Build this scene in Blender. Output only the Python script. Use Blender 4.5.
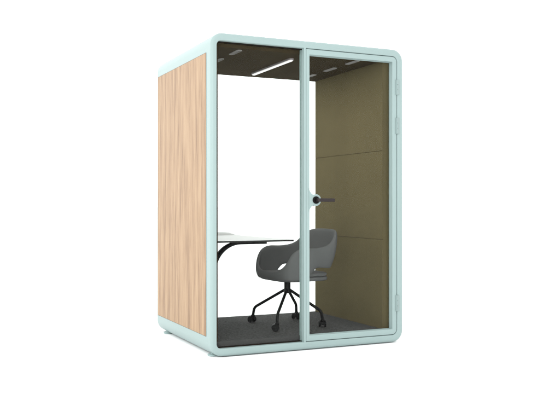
import bpy, bmesh, math, random
from mathutils import Vector, Matrix
random.seed(7)
for o in list(bpy.data.objects): bpy.data.objects.remove(o)
S = bpy.context.scene
C = S.collection
PI = math.pi

# ------------------------------------------------------------------ camera
cd = bpy.data.cameras.new('camera'); cam = bpy.data.objects.new('camera', cd); C.objects.link(cam)
cam.location = (-1.8791, -5.1998, 1.0544)
cam.rotation_euler = (PI/2, 0, -0.4334)
cd.sensor_width = 36; cd.lens = 36*795.03/560; cd.shift_y = 0.0085
cd.clip_start = 0.05; cd.clip_end = 800
S.camera = cam

# ------------------------------------------------------------------ studio light (white cyclorama all around, key from the left)
w = bpy.data.worlds.new('World'); S.world = w; w.use_nodes = True
nt = w.node_tree; nt.nodes.clear()
out = nt.nodes.new('ShaderNodeOutputWorld'); bg = nt.nodes.new('ShaderNodeBackground')
tc = nt.nodes.new('ShaderNodeTexCoord')
dt = nt.nodes.new('ShaderNodeVectorMath'); dt.operation = 'DOT_PRODUCT'
kd = Vector((-0.95, -0.10, 0.10)).normalized()
dt.inputs[1].default_value = kd
mr = nt.nodes.new('ShaderNodeMapRange'); mr.interpolation_type = 'SMOOTHSTEP'
mr.inputs['From Min'].default_value = -0.9; mr.inputs['From Max'].default_value = 0.9
mr.inputs['To Min'].default_value = 2.75; mr.inputs['To Max'].default_value = 2.95
# the half of the studio behind the camera is dimmer
dt2 = nt.nodes.new('ShaderNodeVectorMath'); dt2.operation = 'DOT_PRODUCT'
dt2.inputs[1].default_value = Vector((0.15, -1.0, 0.0)).normalized()
mr2 = nt.nodes.new('ShaderNodeMapRange'); mr2.interpolation_type = 'SMOOTHSTEP'
mr2.inputs['From Min'].default_value = 0.35; mr2.inputs['From Max'].default_value = 0.95
mr2.inputs['To Min'].default_value = 1.0; mr2.inputs['To Max'].default_value = 0.60
mu = nt.nodes.new('ShaderNodeMath'); mu.operation = 'MULTIPLY'
L = nt.links.new
L(tc.outputs['Generated'], dt.inputs[0]); L(tc.outputs['Generated'], dt2.inputs[0])
L(dt.outputs['Value'], mr.inputs['Value']); L(dt2.outputs['Value'], mr2.inputs['Value'])
L(mr.outputs['Result'], mu.inputs[0]); L(mr2.outputs['Result'], mu.inputs[1])
# the studio ceiling is dimmer than its walls
sx = nt.nodes.new('ShaderNodeSeparateXYZ'); L(tc.outputs['Generated'], sx.inputs[0])
mr3 = nt.nodes.new('ShaderNodeMapRange'); mr3.interpolation_type = 'SMOOTHSTEP'
mr3.inputs['From Min'].default_value = 0.22; mr3.inputs['From Max'].default_value = 0.85
mr3.inputs['To Min'].default_value = 1.0; mr3.inputs['To Max'].default_value = 0.72
L(sx.outputs['Z'], mr3.inputs['Value'])
mu3 = nt.nodes.new('ShaderNodeMath'); mu3.operation = 'MULTIPLY'
L(mu.outputs[0], mu3.inputs[0]); L(mr3.outputs['Result'], mu3.inputs[1])
bg.inputs['Color'].default_value = (1, 1, 1, 1)
L(mu3.outputs[0], bg.inputs['Strength']); L(bg.outputs[0], out.inputs[0])

# softbox on the left, above head height
al = bpy.data.lights.new('softbox', 'AREA'); al.shape = 'DISK'; al.size = 1.1; al.energy = 72; al.color = (1, .985, .96)
ao = bpy.data.objects.new('softbox', al); C.objects.link(ao); ao.location = (-2.7, -3.4, 2.2)
ao.rotation_euler = (Vector((.5, .5, .9))-ao.location).to_track_quat('-Z', 'Y').to_euler()
S.view_settings.view_transform = 'Standard'; S.view_settings.look = 'None'
S.view_settings.exposure = 0; S.view_settings.gamma = 1
S.render.engine = 'CYCLES'
S.cycles.max_bounces = 14; S.cycles.transparent_max_bounces = 16; S.cycles.diffuse_bounces = 6

# ------------------------------------------------------------------ materials
def mat(name, col, rough=0.5, spec=0.5, metal=0.0):
    m = bpy.data.materials.new(name); m.use_nodes = True
    b = m.node_tree.nodes['Principled BSDF']
    b.inputs['Base Color'].default_value = (*col, 1); b.inputs['Roughness'].default_value = rough
    b.inputs['Specular IOR Level'].default_value = spec; b.inputs['Metallic'].default_value = metal
    return m
def nodes(m): return m.node_tree.nodes, m.node_tree.links, m.node_tree.nodes['Principled BSDF']
def mottle(m, col, amt, scale, bump=0.0, bscale=None, stretch=(1,1,1), detail=6):
    N, K, b = nodes(m)
    t = N.new('ShaderNodeTexCoord'); mp = N.new('ShaderNodeMapping'); mp.inputs['Scale'].default_value = stretch
    n = N.new('ShaderNodeTexNoise'); n.inputs['Scale'].default_value = scale; n.inputs['Detail'].default_value = detail
    r = N.new('ShaderNodeValToRGB'); e = r.color_ramp.elements
    e[0].position = .3; e[1].position = .7
    e[0].color = (*[c*(1-amt) for c in col], 1); e[1].color = (*[min(1, c*(1+amt)) for c in col], 1)
    K.new(t.outputs['Object'], mp.inputs[0]); K.new(mp.outputs[0], n.inputs['Vector'])
    K.new(n.outputs['Fac'], r.inputs[0]); K.new(r.outputs[0], b.inputs['Base Color'])
    if bump:
        n2 = N.new('ShaderNodeTexNoise'); n2.inputs['Scale'].default_value = bscale or scale*4; n2.inputs['Detail'].default_value = 4
        K.new(mp.outputs[0], n2.inputs['Vector'])
        bp = N.new('ShaderNodeBump'); bp.inputs['Strength'].default_value = bump; bp.inputs['Distance'].default_value = .002
        K.new(n2.outputs['Fac'], bp.inputs['Height']); K.new(bp.outputs[0], b.inputs['Normal'])
    return m

MINT = (0.242, 0.318, 0.312)
M = {}
M['mint'] = mottle(mat('mint_powder_coat', MINT, .42, .22), MINT, .015, 3, .10, 900)
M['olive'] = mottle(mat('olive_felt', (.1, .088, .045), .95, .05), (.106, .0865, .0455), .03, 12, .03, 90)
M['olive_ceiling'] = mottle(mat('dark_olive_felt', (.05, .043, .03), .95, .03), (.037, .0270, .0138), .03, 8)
M['carpet'] = mottle(mat('charcoal_carpet', (.05, .05, .05), 1, .05), (.070, .068, .068), .55, 75, .8, 400, detail=10)
M['dark'] = mat('dark_gasket', (.009, .0065, .004), .6, .1)
M['trim'] = mat('charcoal_edge_trim', (.058, .056, .056), .9, .05)
M['olive_shade'] = mat('olive_end_shade', (.088, .071, .037), .85, .05)  # wall olive with shade mixed into the colour, for the right wall end
M['brown'] = mat('brown_seal', (.030, .018, .009), .8, .1)
M['black'] = mottle(mat('black_metal', (.003, .003, .003), .45, .12), (.003, .003, .003), .1, 20)
M['blackplastic'] = mat('black_plastic', (.004, .004, .004), .45, .15)
M['fabric'] = mottle(mat('grey_upholstery', (.1, .1, .1), .95, .05), (.104, .104, .105), .14, 150, .4, 1100)
M['lever'] = mat('dark_lever_metal', (.024, .019, .020), .45, .2, .2)
M['white'] = mottle(mat('white_laminate', (.40, .40, .40), .45, .3), (.45, .45, .455), .02, 4)
M['edge'] = mat('dark_core_board', (.015, .015, .014), .5, .12)
M['grey'] = mat('vent_grey_plastic', (.26, .245, .24), .5, .3)
M['lampbody'] = mat('lamp_body_grey', (.22, .195, .20), .4, .3)
M['hinge'] = mottle(mat('hinge_mint', (.2, .27, .265), .38, .4), (.218, .287, .281), .02, 5)
def ground_mat():
    return mottle(mat('white_studio_floor', (.9, .9, .9), .9, .05), (.9, .9, .9), .004, .5)
M['ground'] = ground_mat()
def glass():
    m = bpy.data.materials.new('clear_glass'); m.use_nodes = True; N = m.node_tree.nodes; K = m.node_tree.links; N.clear()
    o = N.new('ShaderNodeOutputMaterial'); mx = N.new('ShaderNodeMixShader'); tr = N.new('ShaderNodeBsdfTransparent')
    gl = N.new('ShaderNodeBsdfGlossy'); fr = N.new('ShaderNodeFresnel'); sc = N.new('ShaderNodeMath'); sc.operation = 'MULTIPLY'
    tr.inputs[0].default_value = (.965, .98, .972, 1); gl.inputs['Roughness'].default_value = .0
    fr.inputs['IOR'].default_value = 1.20; sc.inputs[1].default_value = .35
    K.new(fr.outputs[0], sc.inputs[0]); K.new(sc.outputs[0], mx.inputs[0]); K.new(tr.outputs[0], mx.inputs[1]); K.new(gl.outputs[0], mx.inputs[2])
    K.new(mx.outputs[0], o.inputs[0]); return m
M['glass'] = glass()
def emit():
    m = mat('lamp_diffuser', (.5, .5, .5), .4)
    b = m.node_tree.nodes['Principled BSDF']; b.inputs['Emission Color'].default_value = (1, .97, .96, 1); b.inputs['Emission Strength'].default_value = .70
    return m
M['emit'] = emit()
def wood():
    m = mat('light_oak_veneer', (.3, .2, .14), .55, .3); N, K, b = nodes(m)
    t = N.new('ShaderNodeTexCoord')
    mp = N.new('ShaderNodeMapping'); mp.inputs['Scale'].default_value = (1, 1, .075)
    K.new(t.outputs['Object'], mp.inputs[0])
    # cathedral figure: long nested ovals, warped
    wn = N.new('ShaderNodeTexNoise'); wn.inputs['Scale'].default_value = 3.2; wn.inputs['Detail'].default_value = 3
    K.new(mp.outputs[0], wn.inputs['Vector'])
    mc = N.new('ShaderNodeMapping'); mc.inputs['Scale'].default_value = (0, 1, .105); mc.inputs['Location'].default_value = (0, -.70, -.105*1.15)
    K.new(t.outputs['Object'], mc.inputs[0])
    wm = N.new('ShaderNodeVectorMath'); wm.operation = 'SCALE'; wm.inputs['Scale'].default_value = .26; K.new(wn.outputs['Color'], wm.inputs[0])
    wa = N.new('ShaderNodeVectorMath'); wa.operation = 'ADD'; K.new(mc.outputs[0], wa.inputs[0]); K.new(wm.outputs[0], wa.inputs[1])
    wl = N.new('ShaderNodeVectorMath'); wl.operation = 'LENGTH'; K.new(wa.outputs[0], wl.inputs[0])
    mulv = N.new('ShaderNodeMath'); mulv.operation = 'MULTIPLY'; mulv.inputs[1].default_value = 22
    K.new(wl.outputs['Value'], mulv.inputs[0])
    frc = N.new('ShaderNodeMath'); frc.operation = 'PINGPONG'; frc.inputs[1].default_value = 1
    K.new(mulv.outputs[0], frc.inputs[0])
    # broad streaks
    n1 = N.new('ShaderNodeTexNoise'); n1.inputs['Scale'].default_value = 30; n1.inputs['Detail'].default_value = 8; n1.inputs['Roughness'].default_value = .62
    K.new(mp.outputs[0], n1.inputs['Vector'])
    # fine pores
    mp2 = N.new('ShaderNodeMapping'); mp2.inputs['Scale'].default_value = (1, 1, .030); K.new(t.outputs['Object'], mp2.inputs[0])
    n2 = N.new('ShaderNodeTexNoise'); n2.inputs['Scale'].default_value = 120; n2.inputs['Detail'].default_value = 6; n2.inputs['Roughness'].default_value = .7
    K.new(mp2.outputs[0], n2.inputs['Vector'])
    def mm(op, a, bb):
        x = N.new('ShaderNodeMath'); x.operation = op
        for i, v in enumerate((a, bb)):
            if isinstance(v, (int, float)): x.inputs[i].default_value = v
            else: K.new(v, x.inputs[i])
        return x.outputs[0]
    v = mm('ADD', mm('MULTIPLY', frc.outputs[0], .09), mm('MULTIPLY', n1.outputs['Fac'], .50))
    v = mm('ADD', v, mm('MULTIPLY', n2.outputs['Fac'], .52))
    r = N.new('ShaderNodeValToRGB'); e = r.color_ramp.elements
    e[0].position = .40; e[0].color = (.150, .086, .044, 1)
    e[1].position = .78; e[1].color = (.368, .262, .158, 1)
    x = e.new(.56); x.color = (.272, .178, .100, 1)
    K.new(v, r.inputs[0]); K.new(r.outputs[0], b.inputs['Base Color'])
    bp = N.new('ShaderNodeBump'); bp.inputs['Strength'].default_value = .15; bp.inputs['Distance'].default_value = .001
    K.new(n2.outputs['Fac'], bp.inputs['Height']); K.new(bp.outputs[0], b.inputs['Normal'])
    return m
M['wood'] = wood()

# ------------------------------------------------------------------ helpers
def finish(name, bm, m, parent=None, smooth=True, ang=38, bevel=0):
    if bevel:
        bmesh.ops.bevel(bm, geom=[e for e in bm.edges if len(e.link_faces) == 2 and e.calc_face_angle(0) > .5],
                        offset=bevel, segments=3, profile=.5, affect='EDGES')
    bmesh.ops.recalc_face_normals(bm, faces=bm.faces[:])
    if smooth:
        for f in bm.faces: f.smooth = True
        for e in bm.edges:
            if len(e.link_faces) == 2 and e.calc_face_angle(0) > math.radians(ang): e.smooth = False
    me = bpy.data.meshes.new(name); bm.to_mesh(me); bm.free()
    me.materials.append(M[m])
    o = bpy.data.objects.new(name, me); C.objects.link(o)
    if parent: o.parent = parent
    return o
def empty(name, loc, label, cat, group=None):
    o = bpy.data.objects.new(name, None); C.objects.link(o); o.location = loc
    o['label'] = label; o['category'] = cat
    if group: o['group'] = group
    return o
def box(bm, x0, x1, y0, y1, z0, z1):
    v = [bm.verts.new(p) for p in ((x0,y0,z0),(x1,y0,z0),(x1,y1,z0),(x0,y1,z0),(x0,y0,z1),(x1,y0,z1),(x1,y1,z1),(x0,y1,z1))]
    for f in ((0,3,2,1),(4,5,6,7),(0,1,5,4),(1,2,6,5),(2,3,7,6),(3,0,4,7)): bm.faces.new([v[i] for i in f])
def boxo(name, m, parent, x0, x1, y0, y1, z0, z1, bevel=0):
    bm = bmesh.new(); box(bm, x0, x1, y0, y1, z0, z1); return finish(name, bm, m, parent, bevel=bevel)
def rrect(x0, x1, z0, z1, rad, n=10):
    """closed outline; rad = (bottom-left, bottom-right, top-right, top-left)"""
    if not isinstance(rad, (tuple, list)): rad = (rad,)*4
    out = []
    for (cx, cz, sx, sz, a0), r in zip(((x0,z0,1,1,PI),(x1,z0,-1,1,1.5*PI),(x1,z1,-1,-1,0),(x0,z1,1,-1,.5*PI)), rad):
        ox, oz = cx+sx*r, cz+sz*r
        for i in range(n+1):
            a = a0+PI/2*i/n
            out.append((ox+r*math.cos(a), oz+r*math.sin(a)))
    return out
def ring_loft(loops, close=True):
    """loops: list of lists of 3-D points; joined in order (and last to first)"""
    bm = bmesh.new(); vs = [[bm.verts.new(p) for p in lp] for lp in loops]; n = len(vs[0])
    pairs = list(zip(vs, vs[1:])) + ([(vs[-1], vs[0])] if close else [])
    for a, b in pairs:
        for i in range(n):
            j = (i+1) % n
            try: bm.faces.new((a[i], a[j], b[j], b[i]))
            except ValueError: pass
    return bm
def frame_loops(ox, oz, orad, ix, iz, irad, y0, y1, bo, bi, bb=None, n=10, seg=5):
    """picture-frame ring standing in XZ; ox=(x0,x1) outer, ix inner; y0 front, y1 back; rounded outer/inner front arrises"""
    bb = bb if bb is not None else min(bo, bi)
    if not isinstance(orad, (tuple, list)): orad = (orad,)*4
    if not isinstance(irad, (tuple, list)): irad = (irad,)*4
    def O(d, y): return [(x, y, z) for x, z in rrect(ox[0]+d, ox[1]-d, oz[0]+d, oz[1]-d, [max(.001, r-d) for r in orad], n)]
    def I(d, y): return [(x, y, z) for x, z in rrect(ix[0]-d, ix[1]+d, iz[0]-d, iz[1]+d, [r+d for r in irad], n)]
    lo = []
    lo.append(O(bb, y1)); lo.append(O(0, y1-bb))
    for i in range(seg+1):
        a = PI/2*i/seg; lo.append(O(bo*(1-math.cos(a)), y0+bo*(1-math.sin(a))))
    for i in range(seg+1):
        a = PI/2*(1-i/seg); lo.append(I(bi*(1-math.cos(a)), y0+bi*(1-math.sin(a))))
    lo.append(I(0, y1-bb)); lo.append(I(bb, y1))
    return lo
def fillet(pts, r, n=7):
    pts = [Vector(p) for p in pts]; out = [pts[0]]
    for i in range(1, len(pts)-1):
        a, b, c = pts[i-1], pts[i], pts[i+1]
        d1 = (a-b); d2 = (c-b); k = min(r, d1.length*.49, d2.length*.49)
        p, q = b+d1.normalized()*k, b+d2.normalized()*k
        for j in range(n+1):
            t = j/n; out.append(p*(1-t)**2+b*2*t*(1-t)+q*t*t)
    out.append(pts[-1]); return out
def sweep(bm, pts, sec, up=Vector((0,0,1))):
    """sweep closed section sec [(u,v)] along pts"""
    pts = [Vector(p) for p in pts]; rings = []
    for i, p in enumerate(pts):
        t = (pts[min(i+1, len(pts)-1)]-pts[max(i-1, 0)]).normalized()
        if i == 0:
            s = t.cross(up)
            if s.length < 1e-4: s = t.cross(Vector((1,0,0)))
            s.normalize()
        else:
            s = (s - t*s.dot(t)).normalized()
        u = s.cross(t)
        rings.append([bm.verts.new(p+s*a+u*b) for a, b in sec])
    n = len(sec)
    for a, b in zip(rings, rings[1:]):
        for i in range(n): bm.faces.new((a[i], a[(i+1) % n], b[(i+1) % n], b[i]))
    bm.faces.new(rings[0][::-1]); bm.faces.new(rings[-1])
def circ(r, n=16): return [(r*math.cos(2*PI*i/n), r*math.sin(2*PI*i/n)) for i in range(n)]
def tube(bm, pts, r, n=16): sweep(bm, pts, circ(r, n))
def lathe(bm, prof, origin, axis='z', n=32):
    """prof [(r,h)]; revolve about axis through origin"""
    rings = []
    for r, h in prof:
        ring = []
        for i in range(n):
            a = 2*PI*i/n; c, s = r*math.cos(a), r*math.sin(a)
            p = {'z': (c, s, h), 'y': (c, h, s), 'x': (h, c, s)}[axis]
            ring.append(bm.verts.new(Vector(p)+Vector(origin)))
        rings.append(ring)
    for a, b in zip(rings, rings[1:]):
        for i in range(n): bm.faces.new((a[i], a[(i+1) % n], b[(i+1) % n], b[i]))
    bm.faces.new(rings[0][::-1]); bm.faces.new(rings[-1])
def prism(bm, outline, z0, z1, plane='xy'):
    f = (lambda x, y, z: (x, y, z)) if plane == 'xy' else (lambda x, y, z: (x, z, y))
    a = [bm.verts.new(f(x, y, z0)) for x, y in outline]; b = [bm.verts.new(f(x, y, z1)) for x, y in outline]
    n = len(a)
    for i in range(n): bm.faces.new((a[i], a[(i+1) % n], b[(i+1) % n], b[i]))
    bm.faces.new(a[::-1]); bm.faces.new(b)

# ------------------------------------------------------------------ the surface it stands on
GZ = -0.012
bm = bmesh.new(); R = 300
v = [bm.verts.new(p) for p in ((-R,-R,GZ),(R,-R,GZ),(R,R,GZ),(-R,R,GZ))]; bm.faces.new(v)
g = finish('ground', bm, 'ground', smooth=False); g['kind'] = 'structure'

# ------------------------------------------------------------------ the pod
W, H, D = 1.583, 2.250, 1.340
FZ, CZ = 0.0908, 2.168        # carpet top, ceiling underside
XR, XL, YB = 1.4325, 0.071, 1.198
IX0, IX1, IZ0, IZ1 = 0.044, 1.527, 0.050, 2.200
pod = empty('office_pod', (W/2, D/2, GZ), 'mint green framed glass office booth with oak side panel and olive felt interior', 'office booth')
class _P: pass
def P(o): # keep world coordinates while parenting to the pod
    o.parent = pod; o.matrix_parent_inverse = Matrix.Translation(-Vector(pod.location)); return o

shell = P(finish('shell_frame', ring_loft(frame_loops((0, W), (-.006, H+.006), .09, (IX0, IX1), (IZ0, IZ1), (.034, .044, .044, .034), 0, D, .024, .007, .018, n=14, seg=7)), 'mint'))
# joint between front frame ring and the side skin: a thin raised band round the panel
for nm, xa, xb in (('side_panel', -.003, .012), ('side_panel', W-.012, W+.003)):
    P(boxo(nm, 'wood', None, xa, xb, .0992, 1.3016, .1294, 2.1232, bevel=.0012))
for xa, xb in ((-.0012, .010), (W-.010, W+.0012)):
    P(boxo('panel_joint', 'brown', None, xa, xb, .0967, 1.3041, .1269, 2.1257))
# felt lining
zs = [FZ-.002, .785, 1.474, CZ+.004]
for a, b in zip(zs, zs[1:]):
    P(boxo('wall_panel', 'olive', None, XR, IX1+.003, .064, YB, a+.0014, b-.0014, bevel=.0022))
for a, b in zip(zs, zs[1:]):
    P(boxo('wall_panel', 'olive', None, IX0-.003, XL, .064, YB, a+.0014, b-.0014, bevel=.0015))
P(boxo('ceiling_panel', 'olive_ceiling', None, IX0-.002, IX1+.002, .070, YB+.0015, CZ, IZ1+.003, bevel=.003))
P(boxo('carpet', 'carpet', None, IX0-.002, IX1+.002, .068, YB+.0015, IZ0-.003, FZ, bevel=.004))
P(boxo('wall_end_strip', 'brown', None, IX0-.002, XL+.001, .0595, .0632, FZ+.001, CZ-.001, bevel=.001))  # brown strip covering the front end of the left wall
P(boxo('wall_end_strip', 'olive_shade', None, XR+.003, IX1+.002, .0595, .0632, FZ+.001, CZ-.001, bevel=.001))  # added strip, painted darker so the lit wall end looks shaded
P(boxo('floor_edge', 'trim', None, IX0-.001, IX1+.001, .0640, .0670, IZ0-.002, FZ-.0005, bevel=.0008))
for xa, xb in ((XR+.0035, IX1+.001), (IX0-.001, XL-.0035)):
    P(boxo('wall_core', 'brown', None, xa, xb, .0665, YB-.0015, FZ, CZ+.001))
# window panes
MX0, MX1 = .7215, .7375
win = P(boxo('window_pane', 'glass', None, IX0+.002, MX0+.004, .044, .050, IZ0+.002, IZ1-.002))
rear = P(boxo('rear_pane', 'glass', None, IX0+.002, IX1-.002, 1.262, 1.270, IZ0+.002, IZ1-.002))
P(finish('gasket', ring_loft(frame_loops((IX0-.002, MX0+.012), (IZ0-.002, IZ1+.002), (.034, .002, .002, .034), (IX0+.006, MX0+.006), (IZ0+.006, IZ1-.007), (.026, .002, .002, .026), .036, .060, .001, .001)), 'dark'))
# mullion with ribbed side
bm = bmesh.new(); box(bm, MX0, MX1, .0015, .078, IZ0-.003, IZ1+.003)
mul = P(finish('mullion', bm, 'mint', bevel=.0035))
bm = bmesh.new()
for y0, y1 in ((.018, .028), (.056, .068)): box(bm, MX0-.004, MX0+.004, y0, y1, IZ0-.002, IZ1+.002)
rb = finish('rib', bm, 'mint', bevel=.0012); rb.parent = mul
# door
DX0, DX1, DZ0, DZ1 = .7400, 1.5235, .0535, 2.1965
GX0, GX1, GZ0, GZ1 = .768, 1.484, .0955, 2.156
door = P(finish('door', ring_loft(frame_loops((DX0, DX1), (DZ0, DZ1), (.003, .040, .040, .003), (GX0, GX1), (GZ0, GZ1), .003, .002, .058, .006, .004, n=12, seg=5)), 'mint'))
dp = finish('glass_pane', (lambda b: (box(b, GX0-.006, GX1+.006, .046, .052, GZ0-.006, GZ1+.006), b)[1])(bmesh.new()), 'glass', door)
# bead: light lip round the glass
bd = finish('glazing_bead', ring_loft(frame_loops((GX0-.002, GX1+.002), (GZ0-.002, GZ1+.002), .002, (GX0+.003, GX1-.003), (GZ0+.003, GZ1-.003), .002, .030, .0455, .0015, .0015)), 'mint', door)
gk = finish('door_gasket', ring_loft(frame_loops((DX0-.001, DX1+.0025), (DZ0-.0025, DZ1+.0025), (.003, .042, .042, .003), (DX0+.006, DX1-.006), (DZ0+.006, DZ1-.006), (.003, .034, .034, .003), .034, .062, .001, .001, n=12)), 'dark', door)
# lock plate: round nose flaring into the stile
HX, HZ = .818, 1.089
ol = []
def q(p0, p1, p2, n=8): return [((1-t)**2*p0[0]+2*t*(1-t)*p1[0]+t*t*p2[0], (1-t)**2*p0[1]+2*t*(1-t)*p1[1]+t*t*p2[1]) for t in [i/n for i in range(n+1)]]
x0 = GX0-.006
up = q((x0+.0, .086), (GX0+.001, .052), (HX-.018, .0372)) + [(HX+.043*math.cos(a), .043*math.sin(a)) for a in [math.radians(112-i*8) for i in range(0, 15)]]
ol = [(x, HZ+z) for x, z in up] + [(x, HZ-z) for x, z in reversed(up) if abs(z) > 1e-6]
bm = bmesh.new(); prism(bm, ol, -.0015, .045, 'xz')
lp = finish('lock_plate', bm, 'mint', door, bevel=.003)
bm = bmesh.new(); lathe(bm, [(.0275, -.0005), (.0275, -.008), (.025, -.0115), (.018, -.0125), (.0165, -.011), (.012, -.011), (.011, -.0135), (.002, -.014)], (HX, 0, HZ), 'y')
finish('rosette', bm, 'black', door, bevel=0)
bm = bmesh.new()
sec = [(.0035*math.copysign(abs(math.cos(a))**.6, math.cos(a)), .0125*math.copysign(abs(math.sin(a))**.6, math.sin(a))) for a in [2*PI*i/20 for i in range(20)]]
path = fillet([(HX, -.010, HZ), (HX, -.045, HZ), (HX+.134, -.045, HZ)], .018)
sweep(bm, path, sec)
bmesh.ops.recalc_face_normals(bm, faces=bm.faces[:])
hd = finish('handle', bm, 'lever', door)
md = hd.modifiers.new('bevel', 'BEVEL'); md.width = .003; md.segments = 3
# hinges (three), each leaf pair with a knuckle barrel
for za, zb in ((1.904, 2.020), (1.602, 1.726), (.233, .356)):
    bm = bmesh.new()
    box(bm, 1.5105, 1.5240, -.0035, .0030, za, zb); box(bm, 1.5285, 1.5450, -.0035, .0030, za, zb)
    bmesh.ops.bevel(bm, geom=bm.edges[:], offset=.0012, segments=2, affect='EDGES')
    zz = [za, za+(zb-za)/3, za+2*(zb-za)/3, zb]
    for k in range(3):
        lathe(bm, [(.0045, zz[k]+.0006), (.0058, zz[k]+.0018), (.0058, zz[k+1]-.0018), (.0045, zz[k+1]-.0006)], (1.5265, -.0050, 0), 'z', 20)
    finish('hinge', bm, 'hinge', door)
# feet
for x in (.050, W-.050):
    for y in (.100, 1.175):
        bm = bmesh.new(); lathe(bm, [(.035, GZ+.0005), (.037, GZ+.003), (.037, GZ+.013), (.028, GZ+.0155), (.016, GZ+.016), (.016, .02)], (x, y, 0), 'z', 32)
        P(finish('foot', bm, 'mint'))
# ceiling light
lx, ly0, ly1 = .742, .245, 1.010
sec = [(-.019, .012), (-.019, -.004), (-.016, -.010), (.016, -.010), (.019, -.004), (.019, .012)]
bm = bmesh.new(); prism(bm, rrect(lx-.021, lx+.021, ly0, ly1, .018, 6), CZ-.012, CZ+.004)
lt = P(finish('ceiling_light', bm, 'lampbody', bevel=.002))
bm = bmesh.new(); prism(bm, rrect(lx-.0125, lx+.0125, ly0+.006, ly1-.006, 0.012, 6), CZ-.019, CZ-.0115)
df = finish('diffuser', bm, 'emit', lt, bevel=.003)
ll = bpy.data.lights.new('lamp_light', 'AREA'); ll.shape = 'RECTANGLE'; ll.size = .028; ll.size_y = .74; ll.energy = 9; ll.color = (1, .97, .93)
lo_ = bpy.data.objects.new('lamp_light', ll); C.objects.link(lo_); lo_.location = (lx, (ly0+ly1)/2, CZ-.0205)
# ceiling vents: slotted oval grilles, three along each side
for vx in (.262, 1.243):
    for vy in (.200, .565, .925):
        bm = ring_loft([[(x, y, z) for x, y in rrect(vx-w_, vx+w_, vy-l_, vy+l_, r_, 8)] for w_, l_, r_, z in
              ((.020, .094, .019, CZ+.002), (.020, .094, .019, CZ-.004), (.0185, .0925, .0175, CZ-.0055), (.0160, .0900, .0155, CZ-.0055), (.0150, .0890, .0145, CZ-.004), (.0150, .0890, .0145, CZ+.002))])
        vf = P(finish('ceiling_vent', bm, 'grey'))
        bm = bmesh.new(); prism(bm, rrect(vx-.0148, vx+.0148, vy-.0888, vy+.0888, .0145, 6), CZ-.0012, CZ+.001)
        finish('vent_slot', bm, 'dark', vf)
        bm = bmesh.new()
        for k in range(2): box(bm, vx-.0070+.0100*k, vx-.0035+.0100*k, vy-.080, vy+.080, CZ-.0038, CZ-.0005)
        finish('louvre', bm, 'grey', vf)

# ------------------------------------------------------------------ the desk
TZ = .797
desk = empty('desk', (.24, .60, FZ), 'thin white topped desk with dark edge on a curved black leg inside the booth', 'desk')
def Dk(o): o.parent = desk; o.matrix_parent_inverse = Matrix.Translation(-Vector(desk.location)); return o
def catmull(pts, n=8):
    out = []; p = [pts[0]]+list(pts)+[pts[-1]]
    for i in range(1, len(p)-2):
        for j in range(n):
            t = j/n; a, b, c, d = (Vector(x) for x in p[i-1:i+3])
            out.append(tuple(.5*((2*b)+(c-a)*t+(2*a-5*b+4*c-d)*t*t+(3*b-a-3*c+d)*t**3)))
    out.append(tuple(pts[-1])); return out
def top_outline(d=0):
    tip = [(.696-d-.012, .112+d), (.696-d-.003, .1155+d), (.696-d, .125+d)]
    edge = catmull([(.696-d, .135), (.672-d, .30), (.650-d, .55), (.642-d, .85), (.640-d, 1.10)], 6)
    bk = [(.640-d, 1.150-d), (.628-d, 1.178-d), (.600-d, 1.188-d)]
    return [(XL+.002+d, .110+d)] + tip + edge + bk + [(XL+.002+d, 1.188-d)]
bm = bmesh.new(); prism(bm, top_outline(0), TZ-.014, TZ-.0025); Dk(finish('board', bm, 'edge', bevel=.0015))
bm = bmesh.new(); prism(bm, top_outline(.0012), TZ-.0023, TZ); tp = Dk(finish('tabletop', bm, 'white'))
# low raised ledge along the back of the top, falling away at its right end
prof = [(XL+.004, .026), (.30, .026), (.50, .026), (.56, .0245), (.59, .019), (.612, .011), (.630, .004), (.637, .001)]
bm = bmesh.new()
rows = []
for x, h in prof:
    rows.append([bm.verts.new(p) for p in ((x, 1.080, TZ-.0005), (x, 1.105, TZ+h*.55), (x, 1.150, TZ+h), (x, 1.184, TZ+h), (x, 1.184, TZ-.0005))])
for a, b in zip(rows, rows[1:]):
    for i in range(5): bm.faces.new((a[i], a[(i+1) % 5], b[(i+1) % 5], b[i]))
bm.faces.new(rows[0][::-1]); bm.faces.new(rows[-1])
Dk(finish('back_ledge', bm, 'white', ang=60))
# curved leg: flat bar under the top bending down to a floor foot
bm = bmesh.new()
n = 14; arc = [(.455-.215*math.sin(PI/2*i/n), .60, TZ-.041-.215*(1-math.cos(PI/2*i/n))) for i in range(n+1)]
path = [(.676, .60, TZ-.041)] + arc + [(arc[-1][0], .60, FZ+.010)]
sweep(bm, path, [(-.028, -.012), (.028, -.012), (.031, -.009), (.031, .009), (.028, .012), (-.028, .012), (-.031, .009), (-.031, -.009)], Vector((0,0,1)))
Dk(finish('leg', bm, 'black', ang=50))
bm = bmesh.new(); box(bm, .45, .672, .575, .625, TZ-.0305, TZ-.0135); Dk(finish('bracket', bm, 'black', bevel=.002))
bm = bmesh.new(); prism(bm, rrect(.190, .2535, .575, .640, .012, 6), FZ+.0005, FZ+.011); Dk(finish('foot', bm, 'black', bevel=.002))

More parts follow.
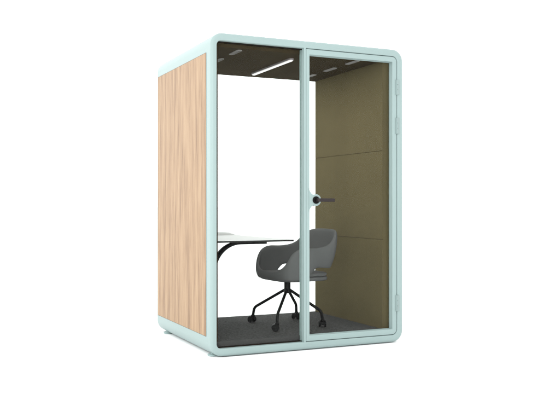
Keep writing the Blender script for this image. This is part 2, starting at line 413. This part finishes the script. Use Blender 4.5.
# ------------------------------------------------------------------ the chair (faces the desk, -X)
chair = empty('office_chair', (.854, .566, FZ), 'dark grey upholstered tub chair on four black legs with castors, facing the desk', 'chair')
half = [  # a_b, v_b, z_b, a_t, v_t, z_t
 (.316, .000, .452, .380, .000, .770), (.312, .100, .452, .376, .110, .770), (.296, .180, .452, .354, .200, .762),
 (.262, .232, .452, .308, .256, .730), (.224, .250, .456, .258, .272, .668), (.165, .262, .462, .195, .280, .638), (.105, .270, .468, .105, .286, .628),
 (.072, .274, .428, .045, .290, .630), (.020, .274, .378, -.012, .290, .634), (-.065, .270, .368, -.074, .286, .620),
 (-.112, .256, .366, -.128, .270, .578), (-.144, .230, .366, -.158, .240, .500), (-.168, .160, .366, -.186, .165, .448), (-.178, .000, .366, -.190, .000, .442)]
st = half + [(a, -b, c, d, -e, f) for a, b, c, d, e, f in half[-2:0:-1]]
bm = bmesh.new(); NR = 5; cols = []
for ab, vb, zb, at, vt, zt in st:
    col = []
    for k in range(NR):
        t = k/(NR-1); bul = .018*math.sin(PI*t)
        a = ab+(at-ab)*t; vv = vb+(vt-vb)*t
        l = math.hypot(a, vv) or 1
        col.append(bm.verts.new((a+bul*a/l, vv+bul*vv/l, zb+(zt-zb)*t)))
    cols.append(col)
n = len(cols)
for i in range(n):
    for k in range(NR-1): bm.faces.new((cols[i][k], cols[(i+1) % n][k], cols[(i+1) % n][k+1], cols[i][k+1]))
bk = finish('backrest', bm, 'fabric', chair, ang=180)
sm = bk.modifiers.new('thick', 'SOLIDIFY'); sm.thickness = .030; sm.offset = -1
sm = bk.modifiers.new('sub', 'SUBSURF'); sm.levels = 2; sm.render_levels = 3
def cushion(name, a0, a1, hv, z0, z1, dome, edge, m='fabric'):
    bm = bmesh.new(); lo = []
    def sup(k, z):
        ca = (a0+a1)/2; ra = (a1-a0)/2*k; rv = hv*k; pts = []
        for i in range(40):
            t = 2*PI*i/40; c, s = math.cos(t), math.sin(t)
            pts.append((ca+ra*math.copysign(abs(c)**.5, c), rv*math.copysign(abs(s)**.5, s), z))
        return pts
    for i in range(6):
        t = PI/2*i/5; lo.append(sup(1-edge/hv*(1-math.sin(t)), z0+edge*(1-math.cos(t))))
    for i in range(6):
        t = PI/2*i/5; lo.append(sup(1-edge/hv*(1-math.cos(t)), z1-edge*(1-math.sin(t))))
    for k, h in ((.75, .4), (.5, .8), (.2, 1)): lo.append(sup(k, z1+dome*h))
    vs = [[bm.verts.new(p) for p in l] for l in lo]
    for a, b in zip(vs, vs[1:]):
        for i in range(40): bm.faces.new((a[i], a[(i+1) % 40], b[(i+1) % 40], b[i]))
    bm.faces.new(vs[0][::-1]); bm.faces.new(vs[-1])
    return finish(name, bm, m, chair, ang=60)
st_ = cushion('seat', -.166, .280, .248, .364, .397, 0, .013)
sc = cushion('seat_cushion', -.162, .277, .245, .399, .426, .010, .012)
for p_ in (bk, st_, sc): p_.rotation_euler.z = math.radians(4.5)   # the seat is swivelled a little on its base
# hub and legs
bm = bmesh.new(); lathe(bm, [(.085, .3675), (.085, .360), (.030, .352), (.026, .342), (.026, .288), (.030, .280), (.030, .262), (.024, .256), (.008, .254)], (0,0,0), 'z', 28)
finish('hub', bm, 'black', chair, ang=30)
foot = [(-.200, .235, .4), (-.208, -.255, 1.1), (.205, .255, 2.2), (.200, -.225, -.3)]
for a, v_, yaw in foot:
    d = Vector((a, v_, 0)).normalized()
    bm = bmesh.new()
    tube(bm, fillet([d*.012+Vector((0,0,.288)), Vector((a, v_, .126))-d*.012, Vector((a, v_, .060))], .028), .0115)
    finish('leg', bm, 'black', chair)
    # castor: hood with stem, two wheels
    ax = Vector((math.cos(yaw), math.sin(yaw), 0)); fw = Vector((-ax.y, ax.x, 0))
    c0 = Vector((a, v_, .0275))+fw*.012
    bm = bmesh.new(); lathe(bm, [(.014, .044), (.016, .050), (.016, .062), (.012, .066)], (a, v_, 0), 'z', 20)
    # hood: half disc between/over the wheels
    prof = [(.0295*math.cos(t), .0295*math.sin(t)) for t in [math.radians(-15+i*15) for i in range(15)]] 
    vsa = []
    for s in (-.0125, .0125):
        vsa.append([bm.verts.new(c0+ax*s+fw*x+Vector((0,0,z))) for x, z in prof])
    m_ = len(prof)
    for i in range(m_): bm.faces.new((vsa[0][i], vsa[0][(i+1) % m_], vsa[1][(i+1) % m_], vsa[1][i]))
    bm.faces.new(vsa[0][::-1]); bm.faces.new(vsa[1])
    cs = finish('castor', bm, 'blackplastic', chair, bevel=0)
    for s in (-1, 1):
        bm = bmesh.new(); lathe(bm, [(.010, -.007), (.023, -.007), (.0262, -.004), (.0265, 0), (.0262, .004), (.023, .007), (.010, .007)], (0,0,0), 'x', 28)
        rot = Matrix.Rotation(yaw, 4, 'Z'); bmesh.ops.transform(bm, matrix=Matrix.Translation(c0+ax*s*.0215)@rot, verts=bm.verts[:])
        finish('wheel', bm, 'blackplastic', cs)
